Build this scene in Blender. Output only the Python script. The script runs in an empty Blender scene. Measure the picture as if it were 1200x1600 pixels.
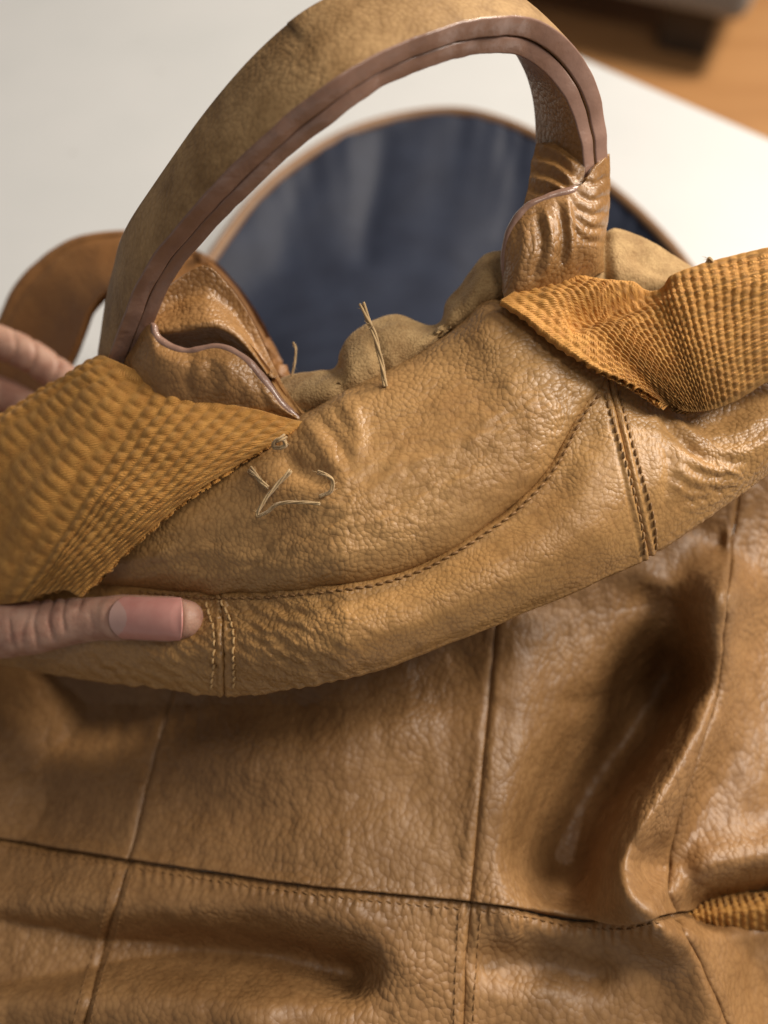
import bpy, bmesh, math, random
import numpy as np
from mathutils import Vector, Matrix

random.seed(4)
SC = bpy.context.scene
COL = SC.collection

# ------------------------------------------------------------------ camera
CAM_H = 0.50
PITCH = math.radians(55)
TAN = math.tan(math.radians(28))
K = TAN / 800.0
cam_d = bpy.data.cameras.new("camera")
cam_d.sensor_fit = 'VERTICAL'
cam_d.sensor_height = 36
cam_d.lens = 18 / TAN
cam_d.clip_start = 0.01
cam_d.clip_end = 60
cam_d.dof.use_dof = True
cam_d.dof.focus_distance = 0.391
cam_d.dof.aperture_fstop = 3.8
cam = bpy.data.objects.new("camera", cam_d)
cam.location = (0, 0, CAM_H)
cam.rotation_euler = (math.pi / 2 - PITCH, 0, 0)
COL.objects.link(cam)
SC.camera = cam

# ------------------------------------------------------------------ light
world = bpy.data.worlds.new("World")
SC.world = world
world.use_nodes = True
wb = world.node_tree.nodes["Background"]
wb.inputs[0].default_value = (1.0, 0.95, 0.90, 1)
wb.inputs[1].default_value = 0.21


def lamp(name, loc, target, size, power, col):
    l = bpy.data.lights.new(name, 'AREA')
    l.shape = 'DISK'
    l.size = size
    l.energy = power
    l.color = col
    o = bpy.data.objects.new(name, l)
    o.location = loc
    o.rotation_euler = (Vector(target) - Vector(loc)).to_track_quat('-Z', 'Y').to_euler()
    COL.objects.link(o)
    return o


lamp("ceiling_lamp", (0.76, 0.34, 0.93), (0.05, 0.34, 0.1), 0.40, 14.0, (1.0, 0.92, 0.81))
lamp("overhead_sheen_fill", (0.30, 0.12, 1.40), (0.1, 0.25, 0.1), 0.30, 3.6, (1.0, 0.90, 0.78))  # unseen light added overhead to put sheen on the leather and soften contrast
lamp("floor_fill_light", (1.5, 1.9, 1.7), (0.9, 1.9, -0.7), 0.5, 105, (1.0, 0.88, 0.72))  # unseen fill added to brighten the floor and sofa beyond the table
vs = SC.view_settings
vs.view_transform = 'Standard'
vs.look = 'None'
vs.exposure = -0.24
vs.gamma = 1

# ------------------------------------------------------------------ geometry helpers
sp, cp = math.sin(PITCH), math.cos(PITCH)
F_ = np.array([0, cp, -sp]); U_ = np.array([0, sp, cp]); R_ = np.array([1.0, 0, 0])
C_ = np.array([0, 0, CAM_H])


BAG_BOW = 0.0


def P(px, py, d):
    px, py, d = np.broadcast_arrays(np.asarray(px, float), np.asarray(py, float), np.asarray(d, float))
    if BAG_BOW:
        # the bag's back bows away towards the gripping hand on the left
        wx = np.minimum(np.clip((540 - px) / 540, 0, None) ** 1.25, 1.15)
        wy = np.interp(py, [300, 600, 1100, 1500], [.6, 1, 1, .3])
        wd = np.clip((.58 - d) / .10, 0, 1)
        d = np.minimum(d + BAG_BOW * wx * wy * wd, table_depth(py) - .004)
    return C_ + d[..., None] * (F_ + ((px - 600) * K)[..., None] * R_ + ((800 - py) * K)[..., None] * U_)


def table_depth(py):
    den = sp - (800 - np.asarray(py, float)) * K * cp
    return CAM_H / np.maximum(den, 0.05)


def cr1(pts, t):
    """Catmull-Rom through rows of pts at index parameter t (array)."""
    pts = np.asarray(pts, float)
    n = len(pts)
    t = np.clip(np.asarray(t, float), 0, n - 1)
    i = np.minimum(t.astype(int), n - 2)
    f = (t - i)
    f = f.reshape(f.shape + (1,) * (pts.ndim - 1))
    ext = np.concatenate([[2 * pts[0] - pts[1]], pts, [2 * pts[-1] - pts[-2]]])
    p0, p1, p2, p3 = ext[i], ext[i + 1], ext[i + 2], ext[i + 3]
    return 0.5 * ((2 * p1) + (-p0 + p2) * f + (2 * p0 - 5 * p1 + 4 * p2 - p3) * f ** 2 + (-p0 + 3 * p1 - 3 * p2 + p3) * f ** 3)


def curve(pts, n):
    pts = np.asarray(pts, float)
    return cr1(pts, np.linspace(0, len(pts) - 1, n))


def net(ctrl, us, vs_):
    """ctrl[row][col][3]; us along columns, vs_ along rows -> [len(vs)][len(us)][3]"""
    ctrl = np.asarray(ctrl, float)
    a = cr1(ctrl, vs_)                       # rows interpolated
    b = cr1(np.swapaxes(a, 0, 1), us)
    return np.swapaxes(b, 0, 1)


def hash3(ix, iy, iz):
    h = (ix * 374761393 + iy * 668265263 + iz * 2147483647) & 0xFFFFFFFF
    h = ((h ^ (h >> 13)) * 1274126177) & 0xFFFFFFFF
    h = h ^ (h >> 16)
    return (h & 0xFFFF) / 32767.5 - 1.0


def vnoise(p, scale, seed=0):
    q = np.asarray(p) * scale + seed * 17.31
    i = np.floor(q).astype(np.int64)
    f = q - i
    f = f * f * (3 - 2 * f)
    r = 0
    for dx in (0, 1):
        for dy in (0, 1):
            for dz in (0, 1):
                w = (f[..., 0] if dx else 1 - f[..., 0]) * (f[..., 1] if dy else 1 - f[..., 1]) * (f[..., 2] if dz else 1 - f[..., 2])
                r = r + w * hash3(i[..., 0] + dx, i[..., 1] + dy, i[..., 2] + dz)
    return r


def fbm(p, scale, oct=3, seed=0):
    r, a = 0, 1.0
    for k in range(oct):
        r = r + a * vnoise(p, scale * 2 ** k, seed + k)
        a *= 0.5
    return r


def linedist(px, py, poly):
    """distance in px to a polyline (smoothed), and side sign, and param 0..1"""
    c = curve(poly, 22) if len(poly) > 2 else curve(poly, 4)
    shp = px.shape
    best = np.full(shp, 1e4); side = np.zeros(shp); tt = np.zeros(shp)
    mk = (px > c[:, 0].min() - 200) & (px < c[:, 0].max() + 200) & (py > c[:, 1].min() - 200) & (py < c[:, 1].max() + 200)
    if not mk.any():
        return best, side, tt
    b_, s_, t_ = _ld(px[mk], py[mk], c)
    best[mk] = b_; side[mk] = s_; tt[mk] = t_
    return best, side, tt


def _ld(px, py, c):
    best = np.full(px.shape, 1e4); side = np.zeros(px.shape); tt = np.zeros(px.shape)
    for k in range(len(c) - 1):
        a, b = c[k], c[k + 1]
        ab = b - a
        L2 = max(ab @ ab, 1e-9)
        s = ((px - a[0]) * ab[0] + (py - a[1]) * ab[1]) / L2
        sc_ = np.clip(s, 0, 1)
        dx = px - a[0] - sc_ * ab[0]; dy = py - a[1] - sc_ * ab[1]
        d = np.hypot(dx, dy)
        m = d < best
        best = np.where(m, d, best)
        side = np.where(m, np.sign(ab[0] * dy - ab[1] * dx), side)
        tt = np.where(m, (k + sc_) / (len(c) - 1), tt)
    return best, side, tt


def grid_normals(p):
    du = np.gradient(p, axis=1); dv = np.gradient(p, axis=0)
    n = np.cross(du, dv)
    n /= np.linalg.norm(n, axis=2, keepdims=True) + 1e-12
    v = C_ - p
    s = np.sign((n * v).sum(2).mean())
    return n * (s if s != 0 else 1), s


def link(o, parent):
    COL.objects.link(o)
    if parent is not None:
        o.parent = parent
        o.matrix_parent_inverse = Matrix.Translation(-Vector(parent_world(parent)))
    return o


def parent_world(p):
    v = Vector((0, 0, 0))
    # every mesh sits at the world origin, only the root Empties carry a location
    while p is not None:
        if p.type == 'EMPTY':
            v = v + p.location
        p = None if p.type == 'EMPTY' else None
    return v


def thing(name, label, cat, loc):
    o = bpy.data.objects.new(name, None)
    o.empty_display_size = 0.05
    o.location = loc
    COL.objects.link(o)
    o['label'] = label; o['category'] = cat
    return o


def mesh_obj(name, verts, faces, mats, parent, uv=None, fmat=None, smooth=True):
    me = bpy.data.meshes.new(name)
    me.from_pydata([tuple(v) for v in np.asarray(verts, float)], [], faces)
    for m in (mats if isinstance(mats, (list, tuple)) else [mats]):
        me.materials.append(m)
    if fmat is not None:
        me.polygons.foreach_set('material_index', np.asarray(fmat, np.int32))
    if smooth:
        me.polygons.foreach_set('use_smooth', np.ones(len(me.polygons), bool))
    if uv is not None:
        l = me.uv_layers.new(name='UVMap')
        vi = np.zeros(len(me.loops), np.int32)
        me.loops.foreach_get('vertex_index', vi)
        l.data.foreach_set('uv', np.asarray(uv, np.float32)[vi].ravel())
    me.update()
    o = bpy.data.objects.new(name, me)
    return link(o, parent)


class Sheet:
    """a leather sheet: dense grid in space, thickened away from the viewer side"""

    def __init__(self, pix, disp=None, world_pts=None):
        self.pix = pix
        self.p = P(pix[..., 0], pix[..., 1], pix[..., 2]) if world_pts is None else world_pts
        self.n, self.s = grid_normals(self.p)
        if disp is not None:
            self.p = self.p + self.n * disp[..., None]
            self.n, self.s = grid_normals(self.p)

    def uv(self):
        p = self.p
        du = np.zeros(p.shape[:2]); dv = np.zeros(p.shape[:2])
        du[:, 1:] = np.cumsum(np.linalg.norm(np.diff(p, axis=1), axis=2), axis=1)
        dv[1:, :] = np.cumsum(np.linalg.norm(np.diff(p, axis=0), axis=2), axis=0)
        return np.stack([du, dv], -1).reshape(-1, 2)

    def build(self, name, mat, parent, thick=0.002, back=None):
        r, c = self.p.shape[:2]
        top = self.p.reshape(-1, 3)
        bot = (self.p - self.n * thick).reshape(-1, 3)
        V = np.concatenate([top, bot])
        n = r * c
        idx = np.arange(n).reshape(r, c)
        a = idx[:-1, :-1].ravel(); b = idx[:-1, 1:].ravel(); d = idx[1:, 1:].ravel(); e = idx[1:, :-1].ravel()
        Fq = np.stack([a, b, d, e], 1)
        if self.s < 0:
            Fq = Fq[:, ::-1]
        faces = Fq.tolist() + (Fq[:, ::-1] + n).tolist()
        fm = [0] * len(Fq) + [1 if back else 0] * len(Fq)
        ring = list(idx[0, :]) + list(idx[1:, -1]) + list(idx[-1, -2::-1]) + list(idx[-2:0:-1, 0])
        for i in range(len(ring)):
            q0, q1 = int(ring[i]), int(ring[(i + 1) % len(ring)])
            f = [q1, q0, q0 + n, q1 + n]
            faces.append(f if self.s > 0 else f[::-1])
            fm.append(0)
        u = self.uv()
        return mesh_obj(name, V, faces, [mat, back] if back else [mat], parent, uv=np.concatenate([u, u]), fmat=fm)

    def at(self, px, py):
        d = (self.pix[..., 0] - px) ** 2 + (self.pix[..., 1] - py) ** 2
        k = np.unravel_index(np.argmin(d), d.shape)
        return self.p[k], self.n[k]


def tube_arrays(pts, rad, seg=8, flat=1.0, upv=None):
    pts = np.asarray(pts, float)
    n = len(pts)
    rad = np.broadcast_to(np.asarray(rad, float), (n,))
    T = np.gradient(pts, axis=0)
    T /= np.linalg.norm(T, axis=1, keepdims=True) + 1e-12
    ref = np.array([0.13, -0.57, 0.81]) if upv is None else np.asarray(upv, float)
    V = []
    for i in range(n):
        a = np.cross(T[i], ref); a /= np.linalg.norm(a) + 1e-12
        b = np.cross(a, T[i])
        for k in range(seg):
            w = 2 * math.pi * k / seg
            V.append(pts[i] + rad[i] * (math.cos(w) * a + flat * math.sin(w) * b))
    Fc = []
    for i in range(n - 1):
        for k in range(seg):
            k2 = (k + 1) % seg
            Fc.append([i * seg + k, i * seg + k2, (i + 1) * seg + k2, (i + 1) * seg + k])
    Fc.append(list(range(seg))[::-1]); Fc.append([(n - 1) * seg + k for k in range(seg)])
    return V, Fc


def tube(name, pts, rad, mat, parent, seg=8, flat=1.0, upv=None):
    V, Fc = tube_arrays(pts, rad, seg, flat, upv)
    return mesh_obj(name, V, Fc, mat, parent)


def stitches(name, curve_pts, normals, mat, parent, pitch=0.0036, length=0.0030, r=0.00055, lift=0.0003, skew=0.18):
    """a row of thread stitches lying in the leather along a curve"""
    c = np.asarray(curve_pts); nn = np.asarray(normals)
    L = np.concatenate([[0], np.cumsum(np.linalg.norm(np.diff(c, axis=0), axis=1))])
    V, Fc = [], []
    s = 0.001
    rnd = random.Random(len(c))
    while s + length < L[-1]:
        ln = length * rnd.uniform(0.88, 1.05)
        q = np.array([[np.interp(s + ln * f, L, c[:, k]) for k in range(3)] for f in (0, .18, .5, .82, 1)])
        nm = np.array([np.interp(s + ln * .5, L, nn[:, k]) for k in range(3)])
        t = q[-1] - q[0]; t /= np.linalg.norm(t)
        side = np.cross(t, nm)
        for k, (h, w) in enumerate(((-.9, -1), (.55, -.5), (.9, 0), (.55, .5), (-.9, 1))):
            q[k] += nm * (lift + r * h) + side * (skew * ln * .5 * w)
        v, f = tube_arrays(q, [r * .6, r, r * 1.05, r, r * .6], 6, 1.0, nm)
        o = len(V)
        V += v; Fc += [[i + o for i in ff] for ff in f]
        s += pitch * rnd.uniform(.94, 1.06)
    ob = mesh_obj(name, V, Fc, mat, parent)
    ob['kind'] = 'stuff'
    return ob


# ------------------------------------------------------------------ materials
def new_mat(name):
    m = bpy.data.materials.new(name)
    m.use_nodes = True
    nt = m.node_tree
    return m, nt, nt.nodes, nt.links, nt.nodes["Principled BSDF"]


def ramp(N, stops):
    r = N.new('ShaderNodeValToRGB')
    while len(r.color_ramp.elements) < len(stops):
        r.color_ramp.elements.new(0.5)
    for e, (p, c) in zip(r.color_ramp.elements, stops):
        e.position = p; e.color = (*c, 1)
    return r


def leather(name, ca, cb, grain=420, depth=0.0007, rough=0.42, wrinkle=0.0008, wscale=120, stretch=(1, 1, 1), coat=0.0, suede=0.0, spec=.5, rot=(0, 0, 0), cscale=22):
    m, nt, N, L, B = new_mat(name)
    tc = N.new('ShaderNodeTexCoord')
    mp = N.new('ShaderNodeMapping'); mp.inputs['Scale'].default_value = stretch
    mp.inputs['Rotation'].default_value = rot
    L.new(tc.outputs['Object'], mp.inputs[0])
    # warp so the grain cells run unevenly
    wn = N.new('ShaderNodeTexNoise'); wn.inputs['Scale'].default_value = 55; wn.inputs['Detail'].default_value = 2
    L.new(mp.outputs[0], wn.inputs[0])
    wa = N.new('ShaderNodeVectorMath'); wa.operation = 'MULTIPLY_ADD'
    L.new(wn.outputs['Color'], wa.inputs[0]); wa.inputs[1].default_value = (.007, .007, .007); L.new(mp.outputs[0], wa.inputs[2])
    vo = N.new('ShaderNodeTexVoronoi'); vo.feature = 'F1'; vo.inputs['Scale'].default_value = grain
    vo.inputs['Randomness'].default_value = .9
    L.new(wa.outputs[0], vo.inputs['Vector'])
    sq = N.new('ShaderNodeMath'); sq.operation = 'POWER'; L.new(vo.outputs['Distance'], sq.inputs[0]); sq.inputs[1].default_value = 1.7
    er = N.new('ShaderNodeMapRange'); er.inputs[1].default_value = .8; er.inputs[2].default_value = .3
    L.new(vo.outputs['Distance'], er.inputs[0])
    w2 = N.new('ShaderNodeTexNoise'); w2.inputs['Scale'].default_value = wscale; w2.inputs['Detail'].default_value = 5; w2.inputs['Roughness'].default_value = .6
    L.new(wa.outputs[0], w2.inputs[0])
    fine = N.new('ShaderNodeTexNoise'); fine.inputs['Scale'].default_value = 1500; fine.inputs['Detail'].default_value = 3
    L.new(mp.outputs[0], fine.inputs[0])
    # where the grain is strong / smoothed flat by wear
    wearn = N.new('ShaderNodeTexNoise'); wearn.inputs['Scale'].default_value = 16; wearn.inputs['Detail'].default_value = 3
    L.new(tc.outputs['Object'], wearn.inputs[0])
    wr = N.new('ShaderNodeMapRange'); wr.inputs[1].default_value = .35; wr.inputs[2].default_value = .65; wr.inputs[3].default_value = .35; wr.inputs[4].default_value = 1.15
    L.new(wearn.outputs[0], wr.inputs[0])

    def madd(a, k, c):
        n = N.new('ShaderNodeMath'); n.operation = 'MULTIPLY_ADD'
        L.new(a, n.inputs[0]); n.inputs[1].default_value = k
        if c is None:
            n.inputs[2].default_value = 0
        else:
            L.new(c, n.inputs[2])
        return n.outputs[0]
    g = madd(sq.outputs[0], -1.0, None)
    gm = N.new('ShaderNodeMath'); gm.operation = 'MULTIPLY'; L.new(g, gm.inputs[0]); L.new(wr.outputs[0], gm.inputs[1])
    h = madd(gm.outputs[0], depth, None)
    h = madd(w2.outputs[0], wrinkle, h)
    h = madd(fine.outputs[0], .00008 + suede * .0004, h)
    bp = N.new('ShaderNodeBump'); bp.inputs['Strength'].default_value = 1; bp.inputs['Distance'].default_value = 1.0
    L.new(h, bp.inputs['Height'])
    L.new(bp.outputs[0], B.inputs['Normal'])
    cn = N.new('ShaderNodeTexNoise'); cn.inputs['Scale'].default_value = cscale; cn.inputs['Detail'].default_value = 6; cn.inputs['Roughness'].default_value = .65
    L.new(wa.outputs[0], cn.inputs[0])
    cr = ramp(N, [(.32, ca), (.68, cb)]); L.new(cn.outputs[0], cr.inputs[0])
    mx = N.new('ShaderNodeMixRGB'); mx.blend_type = 'MULTIPLY'
    fac = N.new('ShaderNodeMapRange'); fac.inputs[3].default_value = .30; fac.inputs[4].default_value = 0
    L.new(er.outputs[0], fac.inputs[0]); L.new(fac.outputs[0], mx.inputs[0])
    L.new(cr.outputs[0], mx.inputs[1]); mx.inputs[2].default_value = (.45, .36, .28, 1)
    L.new(mx.outputs[0], B.inputs['Base Color'])
    rr = N.new('ShaderNodeMapRange'); rr.inputs[3].default_value = rough - .09; rr.inputs[4].default_value = rough + .13
    L.new(cn.outputs[0], rr.inputs[0]); L.new(rr.outputs[0], B.inputs['Roughness'])
    B.inputs['Specular IOR Level'].default_value = spec
    if coat:
        B.inputs['Coat Weight'].default_value = coat; B.inputs['Coat Roughness'].default_value = .3
    if suede:
        B.inputs['Sheen Weight'].default_value = suede
        B.inputs['Sheen Tint'].default_value = (1, .85, .65, 1)
    return m


def simple(name, ca, cb, scale, rough, bump=0, bscale=200, spec=.5, sheen=0, sss=0, stretch=(1, 1, 1)):
    m, nt, N, L, B = new_mat(name)
    tc = N.new('ShaderNodeTexCoord'); mp = N.new('ShaderNodeMapping'); mp.inputs['Scale'].default_value = stretch
    L.new(tc.outputs['Object'], mp.inputs[0])
    n = N.new('ShaderNodeTexNoise'); n.inputs['Scale'].default_value = scale; n.inputs['Detail'].default_value = 5
    L.new(mp.outputs[0], n.inputs[0])
    r = ramp(N, [(.3, ca), (.7, cb)]); L.new(n.outputs[0], r.inputs[0]); L.new(r.outputs[0], B.inputs['Base Color'])
    B.inputs['Roughness'].default_value = rough
    B.inputs['Specular IOR Level'].default_value = spec
    if bump:
        b = N.new('ShaderNodeTexNoise'); b.inputs['Scale'].default_value = bscale; b.inputs['Detail'].default_value = 4
        L.new(mp.outputs[0], b.inputs[0])
        bp = N.new('ShaderNodeBump'); bp.inputs['Distance'].default_value = bump; L.new(b.outputs[0], bp.inputs['Height'])
        L.new(bp.outputs[0], B.inputs['Normal'])
    if sheen:
        B.inputs['Sheen Weight'].default_value = sheen
    if sss:
        B.inputs['Subsurface Weight'].default_value = sss
        B.inputs['Subsurface Radius'].default_value = (.006, .002, .001)
    return m


TAN_A, TAN_B = (.27, .135, .038), (.38, .205, .068)
M_yoke = leather('tan_leather', (.35, .188, .068), (.435, .248, .095), grain=500, depth=.00042, rough=.36, wrinkle=.00025, wscale=90)
M_band = leather('tan_leather_band', (.34, .180, .062), (.43, .24, .086), grain=560, depth=.0005, rough=.38, wrinkle=.0002, wscale=150)
M_body = leather('brown_leather', (.23, .116, .041), (.345, .188, .074), grain=390, depth=.00055, rough=.45, wrinkle=.0002, wscale=80, stretch=(1, .8, 1), rot=(0, 0, .4), cscale=15)
M_collar = leather('suede_leather', (.28, .165, .066), (.48, .32, .15), grain=900, depth=.0003, rough=.75, wrinkle=.0006, wscale=200, suede=.15, spec=.25, cscale=95)
M_hface = leather('worn_handle_leather', (.21, .115, .042), (.44, .275, .125), grain=500, depth=.0003, rough=.62, wrinkle=.0004, wscale=90, spec=.3, cscale=48)
M_tab = leather('wrinkled_tab_leather', (.22, .11, .036), (.36, .19, .07), grain=500, depth=.0005, rough=.34, wrinkle=.0008, wscale=130)
M_edge = simple('edge_paint', (.21, .118, .085), (.28, .168, .128), 60, .25, .0006, 140, spec=.6)
M_loop = leather('strap_leather', (.24, .105, .03), (.31, .145, .045), grain=600, depth=.0003, rough=.45, wrinkle=.0006)
M_bind = simple('binding_leather', (.17, .085, .036), (.24, .125, .055), 40, .45, .0004, 300)
M_under = simple('leather_flesh_side', (.20, .11, .045), (.28, .16, .07), 60, .85, .0004, 500, spec=.2)
M_thread = simple('tan_thread', (.42, .25, .10), (.55, .36, .17), 400, .7, .0001, 3000, spec=.3)
M_dthread = simple('brown_thread', (.13, .065, .025), (.24, .13, .05), 400, .6, .0001, 3000, spec=.4)
M_sthread = simple('russet_thread', (.17, .085, .03), (.30, .17, .065), 500, .6, .0001, 3000, spec=.4)
M_bthread = simple('leather_brown_thread', (.20, .10, .035), (.28, .15, .055), 400, .6, .0001, 3000, spec=.4)
M_loose = simple('loose_thread_fibre', (.38, .25, .12), (.50, .35, .18), 400, .8, .0001, 3000, spec=.2, sheen=.3)
M_lining = simple('navy_satin', (.017, .021, .037), (.023, .029, .050), 30, .6, .0002, 900, spec=.22)

# webbing : threads
def webbing_mat(name, ca, cb):
    m, nt, N, L, B = new_mat(name)
    tc = N.new('ShaderNodeTexCoord')
    n = N.new('ShaderNodeTexNoise'); n.inputs['Scale'].default_value = 260; n.inputs['Detail'].default_value = 4
    L.new(tc.outputs['Object'], n.inputs[0])
    r = ramp(N, [(.3, ca), (.7, cb)]); L.new(n.outputs[0], r.inputs[0])
    L.new(r.outputs[0], B.inputs['Base Color'])
    f = N.new('ShaderNodeTexNoise'); f.inputs['Scale'].default_value = 2200; f.inputs['Detail'].default_value = 3
    L.new(tc.outputs['Object'], f.inputs[0])
    wv = N.new('ShaderNodeTexWave'); wv.inputs['Scale'].default_value = 330; wv.inputs['Distortion'].default_value = 3; wv.inputs['Detail'].default_value = 2
    wm = N.new('ShaderNodeMapping'); wm.inputs['Rotation'].default_value = (0, 0, .7); L.new(tc.outputs['UV'], wm.inputs[0]); L.new(wm.outputs[0], wv.inputs[0])
    ad = N.new('ShaderNodeMath'); ad.operation = 'ADD'; L.new(f.outputs[0], ad.inputs[0]); L.new(wv.outputs['Fac'], ad.inputs[1])
    bp = N.new('ShaderNodeBump'); bp.inputs['Distance'].default_value = .00022; L.new(ad.outputs[0], bp.inputs['Height']); L.new(bp.outputs[0], B.inputs['Normal'])
    B.inputs['Roughness'].default_value = .62
    B.inputs['Specular IOR Level'].default_value = .35
    B.inputs['Sheen Weight'].default_value = .25
    B.inputs['Sheen Tint'].default_value = (1, .7, .35, 1)
    return m


M_web = webbing_mat('orange_webbing', (.43, .185, .036), (.58, .285, .065))

# ------------------------------------------------------------------ floor, table, sofa (setting)
FLOOR_Z = -0.72


def wood():
    m, nt, N, L, B = new_mat('oak_floor')
    tc = N.new('ShaderNodeTexCoord'); mp = N.new('ShaderNodeMapping'); mp.inputs['Scale'].default_value = (1, 9, 1); mp.inputs['Rotation'].default_value = (0, 0, .5)
    L.new(tc.outputs['Object'], mp.inputs[0])
    n = N.new('ShaderNodeTexNoise'); n.inputs['Scale'].default_value = 3; n.inputs['Detail'].default_value = 7; n.inputs['Distortion'].default_value = .6
    L.new(mp.outputs[0], n.inputs[0])
    r = ramp(N, [(.3, (.36, .175, .065)), (.7, (.45, .235, .095))]); L.new(n.outputs[0], r.inputs[0]); L.new(r.outputs[0], B.inputs['Base Color'])
    B.inputs['Roughness'].default_value = .45
    return m


def box_verts(x0, x1, y0, y1, z0, z1):
    return [(x0, y0, z0), (x1, y0, z0), (x1, y1, z0), (x0, y1, z0), (x0, y0, z1), (x1, y0, z1), (x1, y1, z1), (x0, y1, z1)]


BOXF = [[3, 2, 1, 0], [4, 5, 6, 7], [0, 1, 5, 4], [1, 2, 6, 5], [2, 3, 7, 6], [3, 0, 4, 7]]


def bevel(o, w, seg=3):
    b = o.modifiers.new('bevel', 'BEVEL'); b.width = w; b.segments = seg; b.limit_method = 'ANGLE'
    return o


fl = mesh_obj('floor', [(-4, -3, FLOOR_Z), (5, -3, FLOOR_Z), (5, 7, FLOOR_Z), (-4, 7, FLOOR_Z)], [[0, 1, 2, 3]], wood(), None, smooth=False)
fl['kind'] = 'structure'; fl['label'] = 'warm orange brown wooden floor beyond the table'

# table edge runs through pixels (900,85) and (1200,215)
e0 = P(900, 85, table_depth(85)); e1 = P(1200, 215, table_depth(215))
ed = (e1 - e0)[:2]; ed /= np.linalg.norm(ed)
perp = np.array([ed[1], -ed[0]])
if perp @ (-e0[:2]) < 0:
    perp = -perp
M_table = simple('white_tabletop', (.535, .545, .555), (.575, .58, .59), 8, .42, .0002, 600, spec=.35)
tbl = thing('table', 'white flat table top under the tan bag', 'table', (0, 0.2, FLOOR_Z))
a = e0[:2] - ed * 1.6; b = e0[:2] + ed * 0.75
c = b + perp * 1.25; d_ = a + perp * 1.25
tv = [(*a, -.03), (*b, -.03), (*c, -.03), (*d_, -.03), (*a, 0), (*b, 0), (*c, 0), (*d_, 0)]
tt = mesh_obj('tabletop', tv, BOXF, M_table, tbl, smooth=False)
bmx = bmesh.new(); bmx.from_mesh(tt.data); bmesh.ops.recalc_face_normals(bmx, faces=bmx.faces); bmx.to_mesh(tt.data); bmx.free()
bevel(tt, .003)
for q in (a, b, c, d_):
    ctr = (a + c) / 2
    qq = q + (ctr - q) * .09
    lg = mesh_obj('leg', box_verts(qq[0] - .025, qq[0] + .025, qq[1] - .025, qq[1] + .025, FLOOR_Z, -.031), BOXF, M_table, tbl, smooth=False)
    bevel(lg, .004)

# specks on the table
M_speck = simple('dark_crumb', (.2, .18, .15), (.3, .27, .22), 200, .9)
for sx, sy, rr, lb in ((114, 239, .0011, 'dark speck on the white table, the one nearest the left leather loop'), (220, 62, .0008, 'faint speck on the white table, the upper of two by the handle top'),
                       (252, 112, .0009, 'faint speck on the white table, the lower of two by the handle top')):
    q = P(sx, sy, table_depth(sy))
    bm = bmesh.new(); bmesh.ops.create_icosphere(bm, subdivisions=1, radius=rr)
    for v in bm.verts:
        v.co *= random.uniform(.7, 1.3); v.co.z *= .5
    me = bpy.data.meshes.new('crumb'); bm.to_mesh(me); bm.free(); me.materials.append(M_speck)
    o = bpy.data.objects.new('crumb', me); o.location = (q[0], q[1], rr * .3); COL.objects.link(o)
    o['category'] = 'crumb'; o['group'] = 'tiny specks on the white table'; o['label'] = lb


def floor_pt(px, py, z):
    dirv = F_ + (px - 600) * K * R_ + (800 - py) * K * U_
    return C_ + dirv * ((z - CAM_H) / dirv[2])


M_sofa = simple('grey_upholstery', (.19, .19, .19), (.25, .25, .245), 60, .85, .0006, 900, spec=.2, sheen=.2)
M_foot = simple('dark_wood_foot', (.030, .022, .016), (.05, .036, .026), 30, .5, .0004, 300)
f0 = floor_pt(1062, 88, FLOOR_Z)         # nearest bottom corner of the foot
sofa = thing('sofa', 'grey upholstered seat corner on a dark block foot', 'sofa', (f0[0], f0[1], FLOOR_Z))
ang = math.radians(-24)
rot = np.array([[math.cos(ang), -math.sin(ang)], [math.sin(ang), math.cos(ang)]])


def rbox(x0, x1, y0, y1, z0, z1, taper=0):
    vs_ = box_verts(x0, x1, y0, y1, z0, z1)
    out = []
    for (x, y, z) in vs_:
        if taper and z == z0:
            x = x + (taper if x == x0 else -taper); y = y + (taper if y == y0 else -taper)
        w = rot @ np.array([x, y])
        out.append((w[0] + f0[0], w[1] + f0[1], z))
    return out


ft = mesh_obj('foot', rbox(-.065, .065, 0.0, .12, FLOOR_Z, FLOOR_Z + .13, .008), BOXF, M_foot, sofa, smooth=False); bevel(ft, .006)
bs = mesh_obj('seat_base', rbox(-1.5, .12, -.07, .8, FLOOR_Z + .13, FLOOR_Z + .36), BOXF, M_sofa, sofa, smooth=False); bevel(bs, .03, 4)
f2 = mesh_obj('foot', rbox(-1.4, -1.29, 0.0, .11, FLOOR_Z, FLOOR_Z + .13, .008), BOXF, M_foot, sofa, smooth=False); bevel(f2, .006)
cu = mesh_obj('seat_cushion', rbox(-1.48, .11, -.06, .78, FLOOR_Z + .361, FLOOR_Z + .48), BOXF, M_sofa, sofa, smooth=False); bevel(cu, .035, 4)

# ------------------------------------------------------------------ BACKPACK
BAG_BOW = 0.095
bag = thing('backpack', 'slouchy tan leather backpack with orange webbing straps, held open on white table', 'backpack', (0.0, 0.25, 0.0))

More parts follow.
